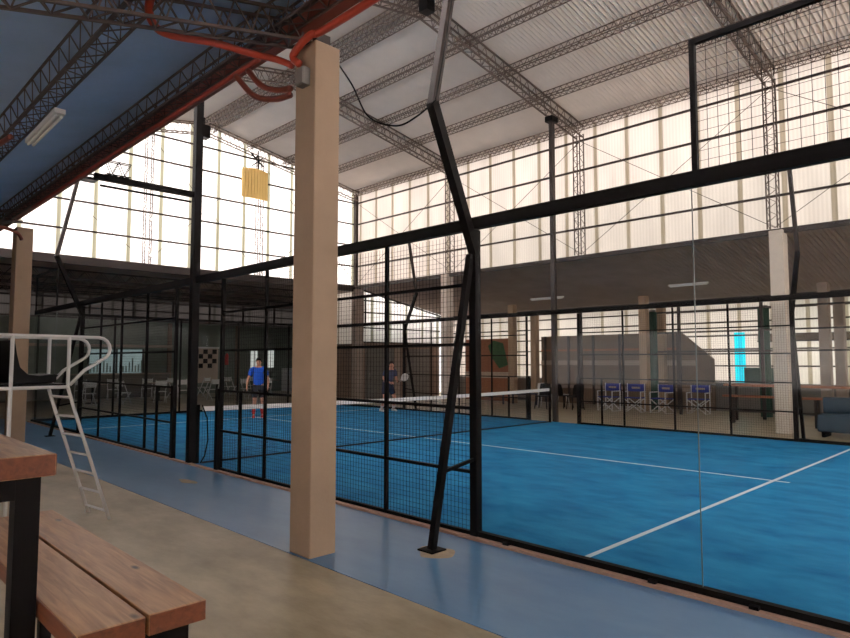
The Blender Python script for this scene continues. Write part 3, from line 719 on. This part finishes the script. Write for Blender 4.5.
# director chairs
def dchair():
    t = thing('folding_chair', 'x', 'chair')
    w, d = .56, .46
    for s in (-1, 1):
        x = s*w/2
        MB().bar((x, -d/2, .0), (x, d/2, .0), .03).build('foot_bar', M['white'], t)
        MB().bar((x, d/2, 0), (x, d/2, .92), .03).build('back_post', M['white'], t)
        MB().bar((x, -d/2, .0), (x, -d/2, .66), .03).build('front_post', M['white'], t)
        MB().bar((x, -d/2, .66), (x, d/2, .66), .05, .025).build('armrest', M['white'], t)
    for y in (-d/2, d/2):
        MB().bar((-w/2, y, .02), (w/2, y, .45), .028).build('cross_leg', M['white'], t)
        MB().bar((w/2, y+.02, .02), (-w/2, y+.02, .45), .028).build('cross_leg', M['white'], t)
    MB().box(-w/2, w/2, -d/2, d/2, .45, .475).build('seat', M['blue_seat'], t)
    b = MB().box(-w/2-.02, w/2+.02, d/2-.01, d/2+.025, .66, .9).build('backrest', M['blue_seat'], t)
    MB().box(-.14, .14, d/2-.018, d/2-.01, .75, .81).build('pale_print', M['paleband'], b)
    return t
dc = dchair()
spots = [(19.4, 10.85, -95, 'blue and white folding chair set apart at the left of the blue chair row'),
         (19.5, 10.0, -80, 'blue and white folding chair second from left, left of the slim column pair'),
         (19.7, 9.15, -100, 'blue and white folding chair right in front of the slim column pair'),
         (20.2, 8.2, -85, 'blue and white folding chair farthest right, in front of the dark shed end')]
for i, (x, y, a, lab) in enumerate(spots):
    if i == 0:
        dc.location = (x, y, 0); dc.rotation_euler = (0, 0, math.radians(a)); dc['label'] = lab; dc['group'] = 'blue folding chairs'
    else: copy_tree(dc, (x, y, 0), math.radians(a), lab, 'blue folding chairs')
# simple plastic chairs, dark and white, with a low table
def pchair(m, name='plastic_chair'):
    t = thing(name, 'x', 'chair')
    MB().box(-.21, .21, -.21, .21, .42, .45).build('seat', m, t, bevel=.01)
    MB().grid([[(-.2, .21, .45), (0, .225, .45), (.2, .21, .45)], [(-.2, .25, .68), (0, .27, .68), (.2, .25, .68)], [(-.18, .29, .86), (0, .315, .88), (.18, .29, .86)]]).grid([[(-.2, .23, .45), (0, .245, .45), (.2, .23, .45)], [(-.2, .27, .68), (0, .29, .68), (.2, .27, .68)], [(-.18, .31, .86), (0, .335, .88), (.18, .31, .86)]]).build('backrest', m, t)
    for sx in (-1, 1):
        for sy in (-1, 1):
            MB().bar((sx*.18, sy*.18, .43), (sx*.22, sy*.22, 0), .03).build('leg', m, t)
    return t
wc = pchair(M['white']); bc = pchair(M['blackplastic'])
wc.location = (19.4, 13.4, 0); wc.rotation_euler.z = 1.9; tag(wc, 'white plastic chair just right of the far net post', 'chair', 'plastic chairs behind the net post')
bc.location = (19.4, 12.6, 0); bc.rotation_euler.z = 1.3; tag(bc, 'black plastic chair in the middle of the group behind the net post', 'chair', 'plastic chairs behind the net post')
copy_tree(bc, (19.0, 11.9, 0), 2.6, 'black plastic chair turned sideways at the right of the group behind the net post')
copy_tree(wc, (19.9, 13.0, 0), .4, 'white plastic chair at the back of the group behind the net post')
copy_tree(bc, (18.6, 12.95, 0), -1.3, 'black plastic chair nearest the court in the group behind the net post')
lt = thing('low_table', 'low dark table among the plastic chairs behind the net post', 'table', (19.6, 13.9, 0))
MB().box(19.25, 19.95, 14.1, 15.3, .4, .45).build('tabletop', M['navy'], lt)
for x in (19.3, 19.9):
    for y in (14.15, 15.25): MB().bar((x, y, 0), (x, y, .4), .05).build('leg', M['navy'], lt)
# standing-height counter of reddish wood
ct = thing('high_counter', 'long high table with reddish wooden top behind the nearest right-hand column', 'table', (18.6, 5.2, 0))
MB().box(18.35, 18.95, 3.6, 6.75, .97, 1.03).build('tabletop', M['wood2'], ct)
for y in (3.75, 5.2, 6.6):
    for x in (18.42, 18.88): MB().bar((x, y, 0), (x, y, .97), .06).build('leg', M['steel_dark'], ct)
MB().bar((18.65, 3.75, .3), (18.65, 6.6, .3), .05).build('foot_rail', M['steel_dark'], ct)
b2 = thing('low_bench', 'long wooden bench under the high table by the right-hand column', 'bench', (18.0, 5.4, 0))
MB().box(17.85, 18.15, 4.2, 6.6, .7, .75).build('seat_plank', M['wood2'], b2)
for y in (4.4, 6.4): MB().bar((18, y, 0), (18, y, .7), .06, .24).build('leg', M['steel_dark'], b2)
sb = thing('reflection_block', 'dark blue grey block added for a glass reflection at the far right', 'bench', (16.3, 2.9, 0))  # bench-shaped block added to stand for a bluish reflection in the glass
MB().box(15.9, 16.5, 2.0, 3.9, .12, .5).build('seat', mat('blue_grey_reflection', (48, 62, 76), .6), sb, bevel=.03)
MB().box(16.4, 16.6, 2.0, 3.9, .5, .85).build('backrest', mat('blue_grey_reflection_back', (48, 62, 76), .6), sb, bevel=.03)
for y in (2.1, 3.8): MB().box(15.95, 16.5, y-.03, y+.03, 0, .12).build('foot', M['black'], sb)

# ------------------------------------------------------------------ bar area furniture
bd = thing('checkered_board', 'pale framed board with a dark checkered upper half on the bar wall', 'board', (14.6, BY-.05, 1.4))
MB().box(14.1, 15.5, BY-.06, BY-.02, .55, 2.3).build('panel', M['paleband'], bd)
mb = MB()
for r in range(4):
    for c in range(5):
        if (r+c) % 2: mb.box(14.2+c*.245, 14.2+c*.245+.235, BY-.07, BY-.058, 1.3+r*.24, 1.3+r*.24+.23)
mb.build('dark_checks', M['blackplastic'], bd)
MB().box(14.05, 15.55, BY-.07, BY-.03, 2.3, 2.38).build('top_rail', M['white'], bd)
def lit(name, rgb, e):
    m = bpy.data.materials.new(name); m.use_nodes = True; nt = m.node_tree; b = nt.nodes['Principled BSDF']
    b.inputs['Base Color'].default_value = (.1, .1, .1, 1); b.inputs['Emission Color'].default_value = (*lin(rgb), 1); b.inputs['Emission Strength'].default_value = e
    return m
M['lit_cyan'] = lit('daylit_window_glass', (140, 158, 158), .8); M['lit_white'] = lit('daylit_window_white', (205, 205, 200), 1.0)
wd = struct(MB().box(9.3, 11.7, BY-.03, BY-.01, 1.1, 2.2), 'window_12', M['lit_cyan'], 'pale daylit window of the bar')
mb = MB()
for i in range(17): 
    x = 9.4+i*.14; h = random.uniform(.25, .75); mb.bar((x, BY-.05, 1.14), (x, BY-.05, 1.14+h), .05)
mb.build('bottle_silhouettes', M['wall_green'], wd)
for x in (9.3, 10.5, 11.7): MB().bar((x, BY-.06, 1.08), (x, BY-.06, 2.22), .07).build('window_frame', M['steel_dark'], wd)
for x0, n_ in ((17.4, 13), (18.4, 14)):
    w = struct(MB().box(x0, x0+.4, BY-.03, BY-.01, 1.3, 2.3), 'window_%d' % n_, M['lit_white'], 'narrow daylit window beside the blue-shirted player')
    MB().bar((x0+.2, BY-.05, 1.3), (x0+.2, BY-.05, 2.3), .03).build('window_frame', M['steel_dark'], w)
fe = thing('fire_extinguisher', 'red fire extinguisher hanging on the bar wall right of the checkered board', 'fire extinguisher', (15.95, BY-.12, 1.5))
MB().lathe((15.95, BY-.12, 1.45), [(.02, 0), (.09, .01), (.09, .5), (.05, .58), (.03, .62)], 14).build('cylinder', M['red'], fe)
MB().tube([(15.95, BY-.12, 2.05), (15.85, BY-.14, 2.1), (15.8, BY-.14, 1.9)], .015).build('hose', M['blackplastic'], fe)
fg = thing('white_cabinet', 'white upright cabinet at the back of the bar just left of the big column', 'cabinet', (19.9, 30.6, 0))
MB().box(19.3, 20.5, 30.3, 30.95, 0, 1.25).build('body', M['white'], fg, bevel=.01)
MB().box(19.33, 19.88, 30.27, 30.3, .06, 1.2).build('door', M['white'], fg); MB().box(19.92, 20.47, 30.27, 30.3, .06, 1.2).build('door', M['white'], fg)
bcn = thing('bar_counter', 'long grey bar counter along the dark back wall', 'counter', (10, 30, 0))
MB().box(5.2, 12.6, 30.0, 30.5, 0, 1.05).build('front', M['wall_dark'], bcn); MB().box(5.1, 12.7, 29.9, 30.6, 1.05, 1.1).build('worktop', M['column_grey'], bcn)
shelf = tag(MB().box(5.2, 13.0, BY-.3, BY-.02, 2.3, 2.42).build('wall_shelf', M['column_grey']), 'long pale grey shelf high on the bar back wall', 'shelf')
for x, nm, n_ in ((2.6, 'behind the left concrete column', 1), (6.4, 'left of the bar windows', 2), (12.9, 'between the bar windows and the board', 3), (16.5, 'right of the fire extinguisher', 4)):
    t = thing('bar_post', 'slim grey post on the bar wall '+nm, 'post', (x, BY-.2, 0)); MB().bar((x, BY-.2, 0), (x, BY-.2, 3.5), .16).build('shaft', M['wall_brown'], t); MB().box(x-.13, x+.13, BY-.33, BY-.07, 0, .05).build('base_plate', M['steel_dark'], t)
# wire chairs and tables in rows
def wchair():
    t = thing('metal_chair', 'x', 'chair'); m = M['grey']
    MB().box(-.2, .2, -.2, .2, .44, .46).build('seat', M['white'], t)
    MB().box(-.2, .2, .19, .21, .68, .88).build('backrest', M['white'], t)
    for s in (-1, 1):
        MB().bar((s*.2, -.22, 0), (s*.2, .2, .9), .028).build('leg', M['white'], t)
        MB().bar((s*.2, .24, 0), (s*.2, -.18, .46), .028).build('leg', M['white'], t)
    return t
w0 = wchair(); first = True; k = 0
words = ('leftmost', 'second from left', 'third from left', 'fourth from left', 'fifth from left', 'sixth from left', 'rightmost')
for row, y in enumerate((25.6, 28.4)):
    for i in range(7):
        x = (7.6 if row == 0 else 8.3)+i*1.3+random.uniform(-.15, .15); a = random.uniform(-.5, .5)+(0 if i % 2 else PI)
        lab = 'white metal folding chair in the %s row of the bar seating, %s' % (('nearer', 'farther')[row], words[i])
        if first: w0.location = (x, y, 0); w0.rotation_euler.z = a; w0['label'] = lab; w0['group'] = 'white folding chairs of the bar seating'; first = False
        else: copy_tree(w0, (x, y+random.uniform(-.3, .3), 0), a, lab, 'white folding chairs of the bar seating')
def btable(x, y, lab):
    t = thing('cafe_table', lab, 'table', (x, y, 0), 0, 'cafe tables of the bar seating')
    MB().box(x-.4, x+.4, y-.35, y+.35, .72, .75).build('tabletop', M['column_grey'], t)
    MB().bar((x, y, .02), (x, y, .72), .06).build('pedestal', M['black'], t); MB().box(x-.22, x+.22, y-.22, y+.22, 0, .02).build('base', M['black'], t)
for i, nm in enumerate(('leftmost', 'second from left', 'third from left', 'rightmost')):
    btable(8.3+i*2.6, 27.0, 'small grey cafe table between the rows of white chairs, %s of four' % nm)

# ------------------------------------------------------------------ people
def skin_mesh(nodes, edges, name, m, parent, sub=2, flat=None):
    """nodes: name -> (x, y, z, r) or (x, y, z, rx, ry)"""
    keys = list(nodes); me = bpy.data.meshes.new(name)
    me.from_pydata([nodes[k][:3] for k in keys], [(keys.index(a), keys.index(b)) for a, b in edges], [])
    o = bpy.data.objects.new(name, me); COL.objects.link(o)
    md = o.modifiers.new('skin', 'SKIN'); md.use_smooth_shade = True
    for i, k in enumerate(keys):
        q = nodes[k]; me.skin_vertices[0].data[i].radius = (q[3], q[4] if len(q) > 4 else q[3])
    me.skin_vertices[0].data[0].use_root = True
    if sub: s = o.modifiers.new('sub', 'SUBSURF'); s.levels = sub; s.render_levels = sub
    dg = bpy.context.evaluated_depsgraph_get(); dg.update()
    new = bpy.data.meshes.new_from_object(o.evaluated_get(dg)); new.name = name
    o.modifiers.clear(); o.data = new; new.materials.clear(); new.materials.append(m)
    for p in new.polygons: p.use_smooth = True
    o.parent = parent
    return o
def limb(J, pts):
    return pts
def person(label, loc, rz, J, shirt, shorts, shoe, sock):
    root = thing('person', label, 'person')
    def mid(a, b, t=.5): return tuple(J[a][i]+(J[b][i]-J[a][i])*t for i in range(3))
    N = {'pelvis': (*J['pelvis'], .135, .105), 'waist': (*mid('pelvis', 'chest', .45), .125, .095), 'chest': (*J['chest'], .155, .11),
         'neckb': (*J['neckb'], .075, .07), 'neck': (*mid('neckb', 'head', .4), .052, .052),
         'chin': (*mid('neckb', 'head', .75), .062, .075), 'head': (*J['head'], .078, .098), 'crown': (J['head'][0], J['head'][1]+.01, J['head'][2]+.075, .062, .078)}
    E = [('pelvis', 'waist'), ('waist', 'chest'), ('chest', 'neckb'), ('neckb', 'neck'), ('neck', 'chin'), ('chin', 'head'), ('head', 'crown')]
    for s in 'LR':
        N['sh'+s] = (*J['sh'+s], .062); N['el'+s] = (*J['el'+s], .042); N['fo'+s] = (*mid('el'+s, 'wr'+s, .35), .042); N['wr'+s] = (*J['wr'+s], .026)
        N['ha'+s] = (*J['ha'+s], .038, .02)
        N['hip'+s] = (*J['hip'+s], .098); N['th'+s] = (*mid('hip'+s, 'kn'+s, .45), .083); N['kn'+s] = (*J['kn'+s], .058)
        N['ca'+s] = (*mid('kn'+s, 'an'+s, .3), .057); N['an'+s] = (*J['an'+s], .036)
        N['ft'+s] = (J['an'+s][0], J['an'+s][1]-.07, max(.04, J['an'+s][2]-.05), .04)
        E += [('neckb', 'sh'+s), ('sh'+s, 'el'+s), ('el'+s, 'fo'+s), ('fo'+s, 'wr'+s), ('wr'+s, 'ha'+s), ('pelvis', 'hip'+s), ('hip'+s, 'th'+s), ('th'+s, 'kn'+s), ('kn'+s, 'ca'+s), ('ca'+s, 'an'+s), ('an'+s, 'ft'+s)]
        # fingers
        w = Vector(J['wr'+s]); h = Vector(J['ha'+s]); d = (h-w).normalized(); sx = Vector((0, 1, 0)); sd = d.cross(Vector((1, 0, 0))).normalized()
        curl = Vector(J.get('curl'+s, (0, -.3, 0)))
        for i, L_ in enumerate((.062, .075, .07, .055)):
            b0 = h+sd*(i-1.5)*.018+d*.01
            k1 = b0+d*(L_*.55); k2 = k1+(d+curl).normalized()*L_*.6
            N['f%s%d0' % (s, i)] = (*b0, .009); N['f%s%d1' % (s, i)] = (*k1, .0085); N['f%s%d2' % (s, i)] = (*k2, .007)
            E += [('ha'+s, 'f%s%d0' % (s, i)), ('f%s%d0' % (s, i), 'f%s%d1' % (s, i)), ('f%s%d1' % (s, i), 'f%s%d2' % (s, i))]
        t0 = w+(h-w)*.4-sd*.028; t1 = t0+(d*.03-sd*.02); t2 = t1+d*.03
        for i, q in enumerate((t0, t1, t2)): N['t%s%d' % (s, i)] = (*q, .011-.001*i)
        E += [('wr'+s, 't%s0' % s), ('t%s0' % s, 't%s1' % s), ('t%s1' % s, 't%s2' % s)]
    body = skin_mesh(N, E, 'body', M['skin'], root)
    # face and hair
    hx, hy, hz = J['head']; fr = J.get('face', (0, -1, 0)); F_ = Vector(fr).normalized(); S_ = Vector((0, 0, 1)).cross(F_).normalized()
    hc = Vector((hx, hy, hz))
    fb = MB()
    for s in (-1, 1): fb.lathe(hc+F_*.088+S_*s*.032+Vector((0, 0, .02)), [(.002, 0), (.009, .004), (.004, .01)], 8, F_)
    fb.build('eyes', M['blackplastic'], root)
    MB().prism([(-.012, -.02), (.012, -.02), (.004, .02), (-.004, .02)], 'y', 0, .02)
    nb = MB(); p0 = hc+F_*.09; nb.bar(p0+Vector((0, 0, .02)), p0+F_*.018+Vector((0, 0, -.02)), .018)
    nb.build('nose', M['skin'], root)
    MB().bar(hc+F_*.088+S_*.02+Vector((0, 0, -.045)), hc+F_*.088-S_*.02+Vector((0, 0, -.045)), .008).build('mouth', M['red'], root)
    for s in (-1, 1): MB().lathe(hc+S_*s*.075+Vector((0, 0, .0)), [(.012, 0), (.02, .01), (.012, .018)], 8, S_*s).build('ear', M['skin'], root, True)
    hb = MB(); rows = []
    for i in range(7):
        th = i/6*PI*.56; row = []
        for j in range(21):
            ph = 2*PI*j/20; dv = S_*math.cos(ph)*.086*math.sin(th)+F_*math.sin(ph)*.108*math.sin(th)+Vector((0, 0, .11*math.cos(th)))
            if math.sin(ph) > .2 and i > 3: dv = S_*math.cos(ph)*.086*math.sin(3/6*PI*.56)+F_*math.sin(ph)*.108*math.sin(3/6*PI*.56)+Vector((0, 0, .11*math.cos(3/6*PI*.56)))
            row.append(hc+dv+Vector((0, 0, .045)))
        rows.append(row)
    hb.grid(rows).build('hair', M['hair'], root, True)
    # shirt: torso with short sleeves
    def sc_(k, ad, t=None): q = N[k]; return (*q[:3], *[v+ad for v in q[3:]])
    S = {'waist': sc_('waist', .032), 'hem': (J['pelvis'][0], J['pelvis'][1], J['pelvis'][2]-.07, .17, .13), 'chest': sc_('chest', .026), 'neckb': (J['neckb'][0], J['neckb'][1], J['neckb'][2]-.01, .085, .078)}
    SE = [('hem', 'waist'), ('waist', 'chest'), ('chest', 'neckb')]
    for s in 'LR':
        S['sh'+s] = (*J['sh'+s], .082); S['sl'+s] = (*mid('sh'+s, 'el'+s, .72), .068); SE += [('neckb', 'sh'+s), ('sh'+s, 'sl'+s)]
    S = {k: S[k] for k in ('hem', 'waist', 'chest', 'neckb', 'shL', 'slL', 'shR', 'slR')}
    skin_mesh(S, SE, 'shirt', shirt, root)
    T = {'p': (*mid('pelvis', 'chest', .42), .15, .12), 'pelvis': (J['pelvis'][0], J['pelvis'][1], J['pelvis'][2]-.03, .158, .128)}; TE = [('p', 'pelvis')]
    for s in 'LR':
        T['h'+s] = (*J['hip'+s], .12); T['m'+s] = (*mid('hip'+s, 'kn'+s, .5), .108); T['k'+s] = (*mid('hip'+s, 'kn'+s, .85), .1); TE += [('pelvis', 'h'+s), ('h'+s, 'm'+s), ('m'+s, 'k'+s)]
    skin_mesh(T, TE, 'shorts', shorts, root)
    for s in 'LR':
        a = Vector(J['an'+s]); z0 = a.z-.1
        rows = []
        for t, hw, ht in ((.09, .03, .05), (.07, .04, .1), (.0, .042, .115), (-.06, .045, .075), (-.13, .05, .055), (-.18, .035, .035), (-.195, .012, .02)):
            rows.append([(a.x+hw*math.cos(q), a.y+t, z0+max(0, ht*.5+ht*.5*math.sin(q)) ) for q in [2*PI*i/12 for i in range(13)]])
        MB().grid(rows).build('shoe', shoe, root, True)
        sk = lerp(tuple(a), J['kn'+s], .06); s2 = lerp(tuple(a), J['kn'+s], .5 if sock is M['red'] else .25)
        MB().tube([tuple(a), sk, s2], .045, 10, [.045, .047, .062 if sock is M['red'] else .052]).build('sock', sock, root, True)
    root.location = loc; root.rotation_euler.z = rz
    return root
J1 = dict(pelvis=(0, .02, .95), chest=(0, 0, 1.24), neckb=(0, .01, 1.45), head=(0, -.01, 1.6),
          shL=(.19, .01, 1.4), elL=(.27, .03, 1.13), wrL=(.27, -.06, .9), haL=(.26, -.1, .83),
          shR=(-.19, .01, 1.4), elR=(-.29, .03, 1.13), wrR=(-.32, -.04, .9), haR=(-.32, -.07, .83),
          hipL=(.09, .02, .88), knL=(.12, -.06, .5), anL=(.13, .08, .112), hipR=(-.09, .02, .88), knR=(-.1, -.02, .5), anR=(-.12, .02, .112))
p1 = person('person in a royal blue t-shirt and dark shorts standing on court beyond the net', (9.55, 16.55, .012), -math.radians(30), J1, M['blue_fabric'], M['shorts'], M['red'], M['red'])
J2 = dict(pelvis=(0, .08, .9), chest=(0, -.04, 1.17), neckb=(0, -.1, 1.37), head=(0, -.17, 1.5), face=(0, -1, -.25),
          shL=(.18, -.09, 1.32), elL=(.24, -.12, 1.06), wrL=(.12, -.33, .98), haL=(.07, -.39, .97), curlL=(0, 0, -.4),
          shR=(-.18, -.09, 1.32), elR=(-.25, -.05, 1.07), wrR=(-.16, -.27, .96), haR=(-.12, -.34, .95), curlR=(0, 0, -.4),
          hipL=(.1, .08, .85), knL=(.2, -.06, .48), anL=(.25, .06, .112), hipR=(-.1, .08, .85), knR=(-.18, -.04, .48), anR=(-.22, .08, .112))
p2 = person('person in slate t-shirt and navy shorts bending forward with a racket beyond the net', (13.75, 15.6, .012), -math.radians(5), J2, M['darkshirt'], M['navy'], M['white'], M['white'])
# racket held by the second player
rk = thing('padel_racket', 'white padel racket held by the bending player in the slate shirt', 'racket', (13.75, 15.6, .96), -math.radians(5))
W2 = parent_world(rk)
def wp(x, y, z): return tuple(W2 @ Vector((x, y, z-.948)))
pts = []
cx0, cz0 = .36, 1.12; ang = .5
mb = MB(); ring = []
for i in range(24):
    t = 2*PI*i/24; u = .15*math.cos(t); v = .12*math.sin(t)
    ring.append((cx0+u*math.cos(ang)-v*math.sin(ang), cz0+u*math.sin(ang)+v*math.cos(ang)))
n = len(mb.v)
for yy in (-.415, -.38): mb.v += [wp(x, yy, z) for x, z in ring]
mb.f.append(tuple(range(24))[::-1]); mb.f.append(tuple(range(24, 48)))
for i in range(24): mb.f.append((i, (i+1) % 24, 24+(i+1) % 24, 24+i))
mb.build('face', M['white'], rk)
MB().tube([wp(.05, -.4, .95), wp(.14, -.4, 1.0)], .016, 8).build('grip', M['blackplastic'], rk)
MB().tube([wp(.14, -.4, 1.0), wp(.22, -.4, 1.08)], .012, 8).tube([wp(.14, -.4, 1.0), wp(.25, -.4, 1.02)], .012, 8).build('throat', M['white'], rk)
bl = bmesh.new(); bmesh.ops.create_icosphere(bl, subdivisions=3, radius=.045); me = bpy.data.meshes.new('ball'); bl.to_mesh(me); bl.free(); me.materials.append(M['ball'])
ball = bpy.data.objects.new('padel_ball', me); COL.objects.link(ball); ball.location = (12.5, 11.8, .67)
tag(ball, 'yellow green ball in flight just beyond the net near the lamp brace', 'ball')
